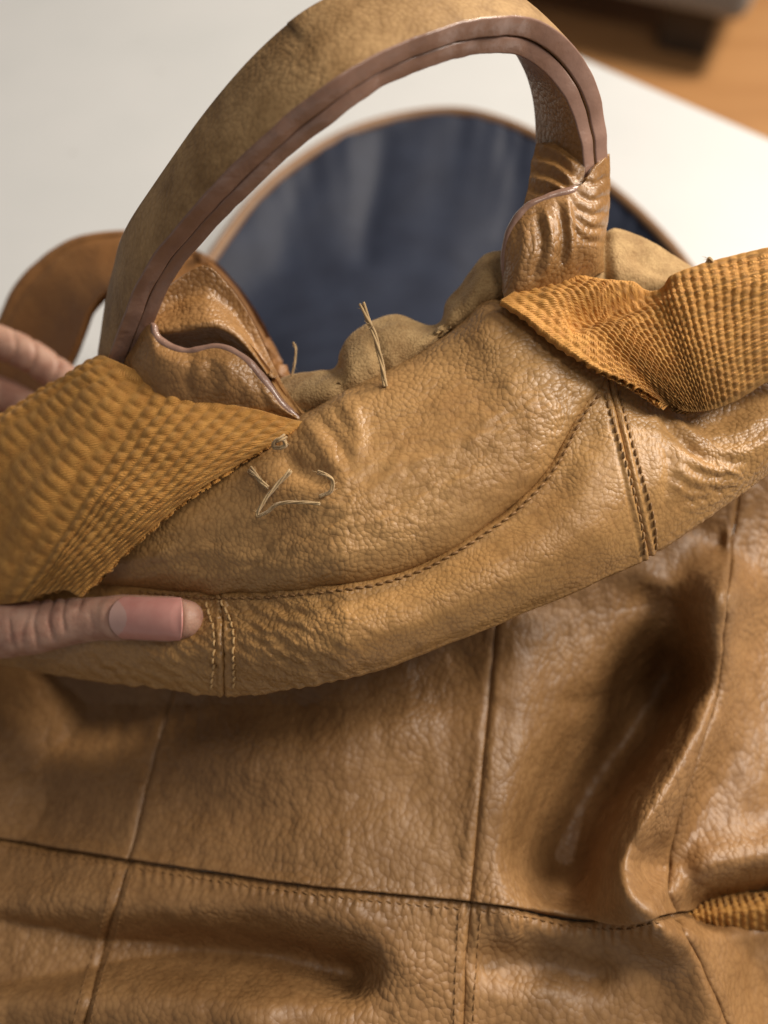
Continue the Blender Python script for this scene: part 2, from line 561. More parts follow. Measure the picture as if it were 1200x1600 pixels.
# ---- flap with navy lining lying open behind
rim = [(250, 560, .60), (290, 470, .665), (340, 390, .70), (400, 310, .735), (470, 250, .765), (550, 205, .785), (640, 180, .80), (720, 175, .80),
       (790, 192, .79), (850, 220, .775), (900, 255, .755), (960, 300, .73), (1010, 345, .70), (1060, 400, .665), (1100, 460, .625), (1110, 530, .58)]
rim_d = curve(rim, 150)
nv = 80
ctr_line = np.stack([np.linspace(420, 930, 150), np.full(150, 650.), np.full(150, .53)], 1)
f = np.linspace(0, 1, nv)
g = np.zeros((nv, 150, 3))
for i, t in enumerate(f):
    g[i] = rim_d * (1 - t) + ctr_line * t
    g[i, :, 2] += .050 * math.sin(math.pi * min(1, t * 1.05)) ** 1.2       # sags away from the viewer
g[..., 2] = np.minimum(g[..., 2], table_depth(g[..., 1]) - .006)
tt_, uu = np.meshgrid(f, np.linspace(0, 1, 150), indexing='ij')
pl = 0.0012 * np.sin(uu * 150 + 3 * np.sin(uu * 23)) * np.exp(-tt_ * 9) * (0.4 + 0.6 * np.sin(uu * 41 + 1) ** 2)
pxg, pyg = g[..., 0], g[..., 1]
for poly, a_, w_ in ([[(600, 215), (590, 280), (575, 345), (570, 400)], -.008, 22], [[(540, 230), (520, 300), (510, 380)], .003, 30], [[(660, 210), (650, 290), (640, 390)], .004, 32],
                     [[(760, 225), (730, 320), (700, 430)], .003, 40], [[(480, 270), (450, 340), (440, 420)], -.004, 26], [[(450, 520), (560, 440), (700, 400)], .006, 50], [[(800, 230), (810, 300), (790, 370)], -.004, 20]):
    dd, sd, t_ = linedist(pxg, pyg, np.array(poly, float))
    pl += .55 * a_ * np.exp(-(dd / w_) ** 2)
pl += .0003 * fbm(P(g[..., 0], g[..., 1], g[..., 2]), 45, 3, 5)
flap = Sheet(g, pl)
lin = flap.build('lining', M_lining, bag, .0015)
out = Sheet(g, pl - .0016).build('flap_leather', M_body, bag, .0025)
edge_pts = P(rim_d[:, 0], rim_d[:, 1], np.minimum(rim_d[:, 2], table_depth(rim_d[:, 1]) - .006))
tube('rim_binding', edge_pts, .0042, M_bind, bag, 10, .8)

# ---- body : panels divided by two long seams, a side seam and a cross seam
def colx(k, y):
    cols = [
        [(-380, 600), (-380, 1950)],
        [(320, 800), (300, 950), (265, 1090), (232, 1215), (200, 1342), (165, 1470), (130, 1600), (95, 1720), (60, 1950)],
        [(800, 800), (790, 900), (775, 980), (755, 1190), (735, 1408), (730, 1500), (725, 1600), (720, 1720), (710, 1950)],
        [(1175, 600), (1165, 700), (1146, 850), (1136, 960), (1124, 1080), (1095, 1190), (1062, 1290), (1046, 1360), (1056, 1425), (1100, 1510), (1140, 1600), (1180, 1720), (1240, 1950)],
        [(1600, 600), (1600, 1950)]]
    c_ = np.array(cols[k], float)
    if len(c_) > 2:
        c_ = curve(c_, 60)
    return np.interp(y, c_[:, 1], c_[:, 0])


def seam_y(x):
    c_ = curve([(-380, 1255), (-150, 1285), (0, 1310), (100, 1326), (200, 1342), (350, 1364), (500, 1385), (620, 1397), (735, 1408), (850, 1425), (950, 1440), (1000, 1437), (1055, 1425), (1130, 1410), (1200, 1398), (1350, 1370), (1600, 1320)], 90)
    return np.interp(x, c_[:, 0], c_[:, 1])


def body_top(x):
    return np.interp(x, [-380, 0, 120, 350, 580, 810, 1016, 1200, 1600], [930, 950, 960, 1000, 970, 885, 790, 650, 600])


RIDGE = [(1125, 930), (1112, 1010), (1098, 1090), (1060, 1180), (1012, 1265), (968, 1340), (985, 1400), (1040, 1432)]
VALLEY = [(1046, 1060), (982, 1150), (920, 1240), (884, 1335)]


def body_depth(px, py):
    d = np.interp(py, [600, 800, 950, 1100, 1250, 1400, 1500, 1600, 1700, 1950], [.465, .470, .467, .456, .438, .423, .414, .408, .402, .39])
    d = d + .012 * ((px - 600) / 600) ** 2 * (px > 600)

    def g_(poly, h, wl, wr=None, e=2, fade=.15):
        dd, sd, t = linedist(px, py, np.array(poly, float))
        w = wl if wr is None else np.where(sd > 0, wl, wr)
        amp = 1.0
        return h * np.exp(-(dd / w) ** e) * amp
    h = 0
    h = h + g_(RIDGE, .040, 46)
    h = h - g_(VALLEY, .060, 66)
    h = h - g_([(1062, 1428), (1110, 1418), (1220, 1400), (1400, 1380)], .036, 30)
    h = h + g_([(1110, 1352), (1180, 1338), (1330, 1310)], .012, 40)
    h = h + g_([(1160, 1060), (1180, 1180), (1130, 1280)], .004, 45)
    h = h - g_([(-200, 1500), (60, 1492), (260, 1484), (420, 1492), (540, 1516)], .031, 44)
    h = h + g_([(-200, 1405), (100, 1415), (300, 1425), (560, 1445)], .004, 45)
    h = h + g_([(-200, 1585), (120, 1570), (400, 1600)], .006, 55)
    h = h - g_([(-100, 1470), (80, 1468)], .008, 40)
    h = h - g_([(770, 1500), (860, 1505), (930, 1520)], .008, 32)
    h = h + g_([(820, 1000), (800, 1130), (790, 1300), (800, 1400)], .007, 62)
    h = h + g_([(1060, 1460), (1095, 1530), (1140, 1650)], .010, 48)
    h = h - g_([(1200, 1490), (1230, 1640)], .016, 70)
    h = h - g_([(-60, 1090), (80, 1110), (200, 1120)], .010, 75)
    h = h - g_([(-40, 1240), (30, 1260)], .010, 45)
    h = h + g_([(20, 1190), (150, 1180), (240, 1150)], .004, 40)
    h = h - g_([(480, 1110), (620, 1050), (700, 1030)], .006, 60)
    h = h + g_([(330, 1180), (480, 1160), (640, 1120)], .003, 50)
    h = h - g_([(300, 1270), (480, 1265), (640, 1230)], .003, 40)
    h = h + g_([(1010, 900), (1080, 930), (1110, 950)], .003, 24)
    h = h - g_([(1000, 935), (1070, 968), (1120, 965)], .003, 22)
    h = h - g_([(1090, 830), (1150, 870)], .004, 26)
    h = h + g_([(1140, 840), (1146, 900), (1138, 955)], .004, 12)
    h = h - g_([(900, 1095), (960, 1085), (1010, 1062)], .003, 18)
    w_ = np.stack([px / 900., py / 900., 0 * px], -1)
    h = h + (.10 * h + .0006) * fbm(w_, 11, 1, 91)
    d = d - h
    # beyond the picture the sack rounds down on to the table
    fall = np.clip((-60 - px) / 320, 0, 1) ** 1.6 + np.clip((px - 1300) / 300, 0, 1) ** 1.6 + np.clip((py - 1680) / 270, 0, 1) ** 1.6
    d = d + .10 * fall
    return np.minimum(d, table_depth(py) - .004)


def body_panel(u0, u1, lower, nu, nvv):
    uu, vv = np.meshgrid(np.linspace(u0, u1, nu), np.linspace(0, 1, nvv), indexing='ij')
    uu, vv = uu.T, vv.T
    k = min(int(u0), 3)
    fu = uu - k
    y = np.full(uu.shape, 1200.0)
    for it in range(8):
        x = colx(k, y) * (1 - fu) + colx(k + 1, y) * fu
        sy = seam_y(x)
        y = sy + vv * (1950 - sy) if lower else body_top(x) + vv * (sy - body_top(x))
    d = body_depth(x, y)
    pix = np.stack([x, y, d], -1)
    p0 = P(x, y, d)
    dsp = .0012 * fbm(p0, 30, 3, 2) + .0005 * fbm(p0 * np.array([1, .5, 1]), 160, 2, 7)
    # distances (m) to the panel's own seams
    sc_ = d * K
    def edge_dip(px_dist, w, a_):
        return -a_ * np.exp(-(px_dist * sc_ / w) ** 2)
    for kk in (1, 2, 3):
        if k <= kk <= k + 1:
            e = np.abs(x - colx(kk, y))
            dsp += edge_dip(e, .0011, .0011)
            dsp += .0005 * np.exp(-((e * sc_ - .0036) / .002) ** 2)
    e = np.abs(y - seam_y(x))
    if lower:
        dsp += edge_dip(e, .0030, .0022)
        # little puckers pulled in by the stitching
        dsp += .0005 * np.sin(x * .42) * np.exp(-((e * sc_ - .004) / .004) ** 2)
    else:
        dsp += .0012 * np.exp(-(e * sc_ / .004) ** 2)
    # gathers beside the long seams
    return Sheet(pix, dsp)


panels = {}
for nm, u0, u1, low, nu, nvv in (('a', 0, 1, 0, 150, 130), ('b', 1, 2, 0, 210, 150), ('c', 2, 3, 0, 170, 220), ('d', 3, 4, 0, 120, 220),
                                 ('e', 0, 1, 1, 150, 130), ('f', 1, 2, 1, 200, 130), ('g', 2, 3, 1, 150, 130), ('h', 3, 4, 1, 110, 130)):
    s_ = body_panel(u0, u1, low, nu, nvv)
    s_.build('body_panel', M_body, bag, .0022, M_under)
    panels[nm] = s_


def row_on(sheets, pts, n=120):
    c_ = curve(pts, n)
    P_, N_ = [], []
    for x, y in c_[:, :2]:
        best = None
        for s_ in sheets:
            d = (s_.pix[..., 0] - x) ** 2 + (s_.pix[..., 1] - y) ** 2
            k = np.unravel_index(np.argmin(d), d.shape)
            if best is None or d[k] < best[0]:
                best = (d[k], s_.p[k], s_.n[k], s_.pix[k])
        # slide from nearest vertex to the exact pixel inside the tangent plane
        base, nn, pk = best[1], best[2], best[3]
        q = base + P(x, y, pk[2]) - P(pk[0], pk[1], pk[2])
        q = q - nn * ((q - base) @ nn)
        P_.append(q); N_.append(nn)
    P_ = np.array(P_); N_ = np.array(N_)
    ker = np.ones(5) / 5
    for _ in range(2):
        for k in range(3):
            P_[2:-2, k] = np.convolve(P_[:, k], ker, 'valid')
            N_[2:-2, k] = np.convolve(N_[:, k], ker, 'valid')
    N_ /= np.linalg.norm(N_, axis=1, keepdims=True)
    return P_, N_


for sheets, pts in (((panels['e'], panels['f']), [(208, 1362), (186, 1440), (158, 1540), (130, 1640)]),
                    ((panels['e'], panels['f']), [(184, 1358), (160, 1440), (132, 1540), (104, 1640)]),
                    ((panels['g'], panels['f']), [(752, 1424), (744, 1500), (739, 1620)]),
                    ((panels['g'], panels['f']), [(718, 1422), (713, 1500), (709, 1620)]),
                    ((panels['e'],), [(-60, 1312), (60, 1332), (185, 1350)]),
                    ((panels['f'],), [(215, 1356), (400, 1384), (560, 1405), (720, 1420)]),
                    ((panels['g'],), [(745, 1421), (860, 1438), (950, 1453), (1040, 1440)])):
    p_, n_ = row_on(sheets, pts)
    stitches('stitching', p_, n_, M_bthread, bag, .0042, .0032, .0004, -.0001)

# ---- band: three panels rolling over to the underside
BT = [(-120, 880, .372), (0, 892, .374), (110, 905, .378), (220, 918, .382), (345, 928, .386), (450, 922, .387), (560, 910, .388), (655, 884, .388), (740, 838, .388), (810, 786, .389), (862, 730, .390),
      (905, 650, .393), (952, 592, .397), (1030, 612, .404), (1110, 636, .410), (1200, 590, .415), (1340, 540, .42)]
BS = [(-120, 1015, .385), (0, 1040, .385), (110, 1058, .386), (230, 1076, .388), (350, 1088, .390), (455, 1079, .390), (575, 1051, .390), (695, 1010, .391), (800, 969, .392), (880, 935, .393), (945, 904, .394),
      (985, 886, .395), (1016, 871, .396), (1085, 822, .400), (1150, 778, .404), (1210, 738, .408), (1340, 660, .415)]
BT, BS = np.array(BT, float), np.array(BS, float)
rows = []
up = BT.copy(); up[:, 1] -= 10; up[:, 2] += .006
rows.append(up)
rows.append(BT)
for fr, bl in ((.16, .004), (.38, .0105), (.62, .013), (.84, .0085), (.95, .004)):
    r_ = BT * (1 - fr) + BS * fr
    r_[:, 2] -= bl
    rows.append(r_)
rows.append(BS)
w1 = BS.copy(); w1[:, 1] -= 10; w1[:, 2] += .012; rows.append(w1)
w2 = BS.copy(); w2[:, 1] -= 50; w2[:, 2] += .034; rows.append(w2)
w3 = BS.copy(); w3[:, 1] -= 90; w3[:, 2] += .062; rows.append(w3)
rows = np.array(rows)


def band_panel(u0, u1, nu):
    us = np.linspace(u0, u1, nu); v_ = np.concatenate([np.linspace(0, 7, 110), np.linspace(7.1, 10, 24)])
    pix = net(rows, us, v_)
    x, y, d = pix[..., 0], pix[..., 1], pix[..., 2]
    p0 = P(x, y, d)
    sc_ = d * K
    V_, U2 = np.meshgrid(v_, us, indexing='ij')
    dsp = .0008 * fbm(p0, 45, 3, 11)
    for us_, in ((4,), (12,)):
        a_ = rows[:, us_]
        ln = cr1(a_, v_)
        e = np.abs(x - ln[:, None, 0]) * sc_
        dsp -= .0008 * np.exp(-(e / .0006) ** 2)
        dsp += .0004 * np.exp(-((e - .0014) / .0008) ** 2)
        dsp -= .0004 * np.exp(-((e - .0030) / .0008) ** 2)
    # creases
    cre = [([(1030, 628), (1062, 690), (1120, 716), (1170, 722)], .0022, 9), ([(1042, 660), (1080, 700), (1130, 735)], .0013, 6), ([(1050, 640), (1100, 670), (1160, 668)], .0011, 8),
           ([(1056, 715), (1100, 742), (1150, 745)], .001, 5), ([(1050, 745), (1090, 765), (1140, 765)], .0009, 5), ([(1070, 655), (1110, 660), (1190, 630)], .0014, 10),
           ([(1035, 650), (1046, 720), (1040, 790)], .0012, 10), ([(1100, 690), (1160, 690), (1210, 660)], .0012, 8), ([(1062, 785), (1100, 780), (1150, 760)], .0007, 5)]
    for k in range(9):
        x0 = 372 + 10 * k + random.uniform(-4, 4); y0 = 965 + random.uniform(-28, 95)
        cre.append(([(x0, y0), (x0 + 26, y0 + 14 + random.uniform(-6, 8)), (x0 + 60, y0 + 20 + random.uniform(-8, 8))], .0007, 4))
    for k in range(9):
        x0 = 150 + 20 * k + random.uniform(-8, 8); y0 = 1015 + random.uniform(-10, 40)
        cre.append(([(x0, y0), (x0 + 16, y0 + 18), (x0 + 40, y0 + 30 + random.uniform(-8, 8))], .0010, 5))
    for poly, a_, w_ in cre:
        dd, sd, t_ = linedist(x, y, np.array(poly, float))
        taper = np.clip(np.minimum(t_, 1 - t_) * 5, 0, 1)
        dsp -= a_ * .62 * np.exp(-(dd / w_) ** 2) * (.25 + .75 * taper)
        dsp += a_ * .3 * np.exp(-((dd - w_ * 2) / w_) ** 2) * taper
    # gathered ridges: fine stretched noise running down and to the right
    ca, sa = math.cos(.6), math.sin(.6)
    q = np.stack([(x * ca + y * sa) * .35, (-x * sa + y * ca) * 1.0, np.zeros_like(x)], -1)
    amp = np.exp(-((x - 430) / 130) ** 2) + .6 * np.exp(-((x - 220) / 110) ** 2) + .45 * np.exp(-((x - 1110) / 70) ** 2)
    dsp += .0007 * amp * fbm(q, .13, 2, 3)
    return Sheet(pix, dsp)


st = random.getstate()
bands = []
for u0, u1, nu in ((0, 4, 200), (4, 12, 330), (12, 16, 170)):
    random.setstate(st)
    s_ = band_panel(u0, u1, nu)
    s_.build('band_panel', M_band, bag, .0022, M_under)
    bands.append(s_)
class Front:
    def __init__(self, s_, n):
        self.pix, self.p, self.n = s_.pix[4:n], s_.p[4:n], s_.n[4:n]


bandf = [Front(b_, 106) for b_ in bands]
for pts in ([(321, 938), (334, 985), (334, 1030), (331, 1082)], [(347, 936), (364, 985), (366, 1030), (365, 1082)]):
    p_, n_ = row_on(bandf[:2], pts); stitches('stitching', p_, n_, M_thread, bag, .0038, .0030, .00055, .0002)
for pts in ([(945, 610), (965, 680), (985, 750), (1002, 820), (1006, 872)], [(966, 606), (986, 680), (1006, 750), (1022, 815), (1027, 862)]):
    p_, n_ = row_on(bandf[1:], pts); stitches('stitching', p_, n_, M_sthread, bag, .0038, .0031, .0005, .0001, .35)

# ---- yoke : the puffed crescent panel
YT = [(20, 815, .362), (150, 775, .372), (260, 737, .382), (370, 697, .392), (470, 652, .399), (540, 616, .404), (600, 586, .408), (660, 552, .410), (720, 510, .410), (775, 472, .408), (860, 512, .404), (930, 566, .402)]
YB = [(60, 906, .378), (165, 914, .381), (275, 925, .385), (390, 929, .388), (500, 919, .389), (590, 906, .389), (672, 877, .389), (745, 835, .389), (808, 788, .390), (862, 730, .391), (905, 652, .394), (948, 597, .398)]
YT, YB = np.array(YT, float), np.array(YB, float)
yr = []
r_ = YT.copy(); r_[:, 1] -= 4; r_[:, 2] += .016; yr.append(r_)
r_ = YT.copy(); r_[:, 2] += .003; yr.append(r_)
puff = np.array([.3, .6, .9, 1.0, 1.0, 1.0, 1.0, 1.0, .95, .85, .6, .3])
for fr, bl in ((.10, .0045), (.28, .009), (.5, .012), (.72, .0125), (.88, .009), (.97, .0035)):
    r_ = YT * (1 - fr) + YB * fr; r_[:, 2] -= bl * puff; yr.append(r_)
r_ = YB.copy(); r_[:, 2] += .002; yr.append(r_)
r_ = YB.copy(); r_[:, 1] += 1; r_[:, 2] += .007; yr.append(r_)
us = np.linspace(0, 11, 340); v_ = np.linspace(0, 9, 170)
pix = net(np.array(yr), us, v_)
x, y = pix[..., 0], pix[..., 1]
p0 = P(x, y, pix[..., 2])
dsp = .0006 * fbm(p0, 38, 2, 21)
for poly, a_, w_ in (([(300, 885), (420, 850), (560, 800), (700, 740), (800, 690)], -.0020, 26), ([(480, 830), (600, 770), (720, 700), (790, 640)], .0022, 30), ([(420, 900), (560, 870), (680, 820)], .0015, 22),
                     ([(500, 690), (620, 660), (720, 600), (760, 540)], -.0016, 34), ([(475, 655), (500, 690), (530, 740)], .0025, 12), ([(495, 650), (530, 690), (545, 730)], -.0022, 10),
                     ([(545, 625), (560, 670), (556, 720)], .002, 12), ([(520, 635), (548, 680)], -.0014, 8), ([(440, 700), (470, 735), (520, 750)], -.0040, 13), ([(405, 730), (450, 765), (510, 785)], .0025, 18),
                     ([(250, 860), (350, 850)], -.0012, 14), ([(180, 895), (260, 880), (330, 885)], -.0012, 9), ([(230, 875), (300, 858), (380, 862)], .0014, 9),
                     ([(800, 500), (860, 560), (880, 620)], .0016, 26), ([(770, 480), (740, 540)], .002, 22), ([(885, 560), (900, 600), (880, 660)], -.0012, 16)):
    dd, sd, t_ = linedist(x, y, np.array(poly, float))
    dsp += .55 * a_ * np.exp(-(dd / (w_ * 1.2)) ** 2) * (.3 + .7 * np.clip(np.minimum(t_, 1 - t_) * 5, 0, 1))
# soft pulled wrinkles across the puffed crown
ca, sa = math.cos(-.5), math.sin(-.5)
q = np.stack([(x * ca + y * sa) * .45, (-x * sa + y * ca), np.zeros_like(x)], -1)
dsp += .0006 * np.exp(-((y - (1120 - .58 * x)) / 90) ** 2) * fbm(q, .07, 3, 9)
dsp += .0004 * fbm(q, .04, 2, 31)
yoke = Sheet(pix, dsp)
yoke.build('yoke_panel', M_yoke, bag, .0022, M_under)
seam_line = [(215, 924), (300, 933), (390, 935), (500, 926), (590, 913), (674, 884), (750, 840), (814, 793), (868, 733), (910, 655), (946, 606)]
p_, n_ = row_on(bandf[:2], seam_line, 260)
stitches('stitching', p_, n_, M_bthread, bag, .0041, .0032, .0005, .0002, .25)

# ---- gathered raw-edge collar behind the yoke
def collar(bot, top, back_d, nm, seed, lobes, n=220):
    bot, top = np.array(bot, float), np.array(top, float)
    rws = []
    r0 = bot.copy(); r0[:, 1] += 16; r0[:, 2] += .008; rws.append(r0)
    rws.append(bot)
    for fr, bl in ((.3, .007), (.6, .008), (.85, .004)):
        r_ = bot * (1 - fr) + top * fr; r_[:, 2] -= bl; rws.append(r_)
    rws.append(top)
    r1 = top.copy(); r1[:, 1] += 12; r1[:, 2] += .010; rws.append(r1)
    r2 = top.copy(); r2[:, 1] += 70; r2[:, 2] += back_d; rws.append(r2)
    pix = net(np.array(rws), np.linspace(0, len(bot) - 1, n), np.linspace(0, 7, 90))
    p0 = P(pix[..., 0], pix[..., 1], pix[..., 2])
    dsp = .0008 * fbm(p0, 55, 2, seed) + .00015 * fbm(p0, 300, 2, seed + 4)
    for poly, a_, w_ in lobes:
        dd, sd, t_ = linedist(pix[..., 0], pix[..., 1], np.array(poly, float))
        dsp += a_ * np.exp(-(dd / w_) ** 2)
    s = Sheet(pix, dsp)
    s.build(nm, M_collar, bag, .002)
    return s


collar([(425, 650, .418), (470, 645, .416), (520, 626, .416), (570, 602, .418), (620, 576, .420), (670, 546, .421), (720, 510, .421), (775, 472, .419), (830, 450, .418)],
       [(420, 600, .426), (460, 582, .426), (515, 572, .428), (550, 520, .430), (610, 493, .432), (668, 503, .432), (710, 455, .432), (770, 398, .432), (830, 380, .43)],
       .03, 'collar', 41, [([(525, 575), (535, 610)], -.0028, 15), ([(680, 495), (700, 530)], -.003, 17), ([(585, 540), (600, 580)], -.002, 10), ([(760, 400), (740, 480)], .002, 16)])
collar([(890, 470, .425), (930, 460, .424), (975, 465, .424), (1015, 458, .424), (1060, 445, .426), (1110, 430, .428)],
       [(890, 372, .432), (935, 355, .432), (980, 362, .434), (1025, 382, .436), (1080, 416, .438), (1120, 440, .44)],
       .03, 'collar', 51, [([(945, 360), (950, 440)], -.004, 9), ([(1000, 400), (1050, 430)], -.003, 14)])

# ---- webbing straps
def webbing(name, ctrl, nu_bumps, nv_bumps, res, amp, extra=None, thick=.0030):
    ctrl = np.array(ctrl, float)
    R, Cc = ctrl.shape[:2]
    nu, nv = nu_bumps * res + 1, nv_bumps * res + 1
    pix = net(ctrl, np.linspace(0, Cc - 1, nu), np.linspace(0, R - 1, nv))
    p0 = P(pix[..., 0], pix[..., 1], pix[..., 2])
    vv, uu = np.meshgrid(np.linspace(0, nv_bumps, nv), np.linspace(0, nu_bumps, nu), indexing='ij')
    wob = .12 * vnoise(np.stack([uu * .5, vv * .5, 0 * uu], -1), 1, 3)
    wob2 = .12 * vnoise(np.stack([uu * .5, vv * .5, 0 * uu], -1), 1, 8)
    u2, v2 = uu + wob, vv + wob2
    # each row of knots is offset by half a knot from its neighbour
    colm = np.floor(u2)
    sh = v2 + .5 * (colm % 2)
    a_ = np.abs(np.sin(math.pi * u2)) ** .75
    b_ = np.abs(np.sin(math.pi * sh)) ** .85
    knot = a_ * (.32 + .68 * b_)
    var = 1 + .22 * hash3(np.floor(sh).astype(np.int64), colm.astype(np.int64), np.full(colm.shape, 5))
    em_ = np.clip(np.minimum(vv, nv_bumps - vv) * 1.2, 0, 1) * np.clip(np.minimum(uu, nu_bumps - uu) * 1.2, 0, 1)
    dsp = amp * (knot * var - .5) * (.25 + .75 * em_)
    if extra:
        for poly, h, w_ in extra:
            dd, sd, t_ = linedist(pix[..., 0], pix[..., 1], np.array(poly, float))
            dsp = dsp + h * np.exp(-(dd / w_) ** 2)
    dsp = dsp + .0010 * fbm(p0, 50, 2, 77)
    s = Sheet(pix, dsp)
    s.build(name, M_web, bag, thick)
    return s


# right strap : sewn under the yoke on a slant, running off to the right
RW0 = [(782, 468, .403), (840, 436, .405), (900, 428, .407), (945, 438, .408), (1012, 446, .406), (1055, 428, .402), (1125, 404, .400), (1205, 386, .400), (1320, 372, .402), (1480, 380, .41)]
RW1 = [(1030, 626, .394), (1048, 634, .393), (1062, 640, .392), (1078, 643, .392), (1094, 643, .392), (1112, 640, .392), (1150, 626, .393), (1215, 592, .396), (1330, 560, .40), (1480, 560, .41)]
RW0, RW1 = np.array(RW0, float), np.array(RW1, float)
rr_ = []
for fr, bl in ((0, 0), (.25, .004), (.5, .007), (.75, .006), (1, 0)):
    r_ = RW0 * (1 - fr) + RW1 * fr; r_[:, 2] -= bl; rr_.append(r_)
# sewn end follows the slanted yoke edge
end = curve([(782, 468, .398), (850, 514, .3885), (915, 562, .3845), (980, 594, .386), (1030, 626, .391)], 5)
for k in range(5):
    rr_[k][0] = end[k]
wr_ = webbing('webbing_strap', rr_, 44, 17, 8, .0014,
              [([(905, 498), (950, 482), (990, 470), (1028, 448)], -.0060, 17), ([(860, 470), (930, 455), (990, 450)], .0035, 16), ([(1060, 470), (1110, 450), (1200, 440)], .003, 30)])
# left strap : close to the lens, over the hand
LW0 = [(478, 655, .400), (400, 640, .391), (320, 622, .382), (240, 590, .374), (165, 557, .370), (120, 560, .385), (90, 590, .41), (80, 640, .43)]
LW1 = [(126, 934, .352), (100, 922, .350), (60, 930, .350), (10, 944, .352), (-60, 955, .356), (-150, 950, .362), (-230, 940, .37), (-260, 930, .39)]
LW0, LW1 = np.array(LW0, float), np.array(LW1, float)
ll = []
for fr, bl in ((0, 0), (.2, .006), (.4, .009), (.6, .010), (.8, .008), (1, 0)):
    r_ = LW0 * (1 - fr) + LW1 * fr; r_[:, 2] -= bl; ll.append(r_)
end = curve([(478, 660, .399), (430, 690, .389), (372, 726, .380), (302, 772, .369), (212, 850, .358), (126, 934, .352)], 6)
for k in range(6):
    ll[k][0] = end[k]
# silhouette of the strap where it turns over the fingers
sil = [(165, 557), (105, 592), (45, 630), (-20, 680), (-90, 760), (-150, 950)]
for k in range(6):
    ll[k][4][:2] = sil[k]
    ll[k][5][:2] = (sil[k][0] + 8, sil[k][1] + 6); ll[k][5][2] = ll[k][4][2] + .016
    ll[k][6][:2] = (sil[k][0] + 40, sil[k][1] + 40); ll[k][6][2] = ll[k][4][2] + .038
    ll[k][7][:2] = (sil[k][0] + 90, sil[k][1] + 90); ll[k][7][2] = ll[k][4][2] + .05
webbing('webbing_strap', ll, 27, 20, 8, .0013, [([(160, 610), (120, 700), (60, 780)], .003, 40)])

# small folded webbing showing in the side pocket low on the right
lw = [[(1068, 1412, .456), (1120, 1402, .456), (1180, 1394, .457), (1260, 1384, .458)], [(1072, 1432, .438), (1125, 1424, .437), (1190, 1418, .437), (1270, 1408, .437)], [(1085, 1462, .446), (1130, 1460, .446), (1195, 1456, .446), (1280, 1448, .446)]]
webbing('webbing_strap', lw, 16, 6, 6, .0016)

# ---- shoulder-strap loop behind the left hand
LO = np.array([(-180, 760, .50), (-90, 640, .52), (-20, 530, .53), (28, 440, .54), (85, 385, .545), (150, 363, .545), (225, 362, .54), (300, 388, .525), (362, 442, .505), (408, 515, .48), (440, 590, .45), (456, 650, .43)], float)
LI = np.array([(-60, 780, .46), (10, 700, .47), (80, 620, .478), (118, 550, .482), (140, 490, .485), (170, 455, .487), (215, 447, .485), (262, 462, .478), (305, 500, .468), (340, 550, .452), (370, 610, .43), (390, 660, .42)], float)
lr = []
for fr, bl in ((0, .0), (.06, .003), (.12, .0), (.2, .003), (.5, .0), (.85, .003), (.95, .004), (1, 0)):
    r_ = LO * (1 - fr) + LI * fr; r_[:, 2] -= bl; lr.append(r_)
pix = net(np.array(lr), np.linspace(0, 11, 160), np.linspace(0, 7, 50))
Sheet(pix, .0008 * fbm(P(pix[..., 0], pix[..., 1], pix[..., 2]), 50, 2, 61)).build('shoulder_strap', M_loop, bag, .006, M_loop)

# ---- carrying handle: two leather layers, painted edges
HM = np.array([(185, 600, .386), (222, 495, .372), (262, 415, .360), (345, 318, .348), (435, 232, .341), (530, 155, .339), (605, 110, .342), (690, 76, .349), (768, 58, .361), (832, 66, .374), (884, 106, .387), (916, 165, .397), (931, 230, .406), (932, 290, .413), (926, 345, .416), (915, 400, .418)], float)
HW = np.array([(-18, -20, .026), (-38, -22, .024), (-52, -34, .022), (-62, -56, .020), (-72, -74, .018), (-75, -86, .018), (-70, -94, .018), (-64, -88, .018), (-58, -74, .020), (-52, -58, .022), (-62, -36, .022), (-72, -18, .022), (-80, -4, .022), (-84, 6, .022), (-86, 12, .022), (-86, 14, .022)], float)
n_h = 130
tpar = np.linspace(0, len(HM) - 1, n_h)
hm = cr1(HM, tpar); hw = cr1(HW, tpar)
A_ = P(hm[:, 0], hm[:, 1], hm[:, 2])
Bf = P(hm[:, 0] + hw[:, 0], hm[:, 1] + hw[:, 1], hm[:, 2] + hw[:, 2])
T = np.gradient(A_, axis=0); T /= np.linalg.norm(T, axis=1, keepdims=True)
W = Bf - A_
W -= T * (W * T).sum(1, keepdims=True)
Wl = np.linalg.norm(W, axis=1)
W /= Wl[:, None]
NN = np.cross(T, W)
cen = P(560, 420, .41)
if ((A_ - cen) * NN).sum() < 0:
    NN = -NN


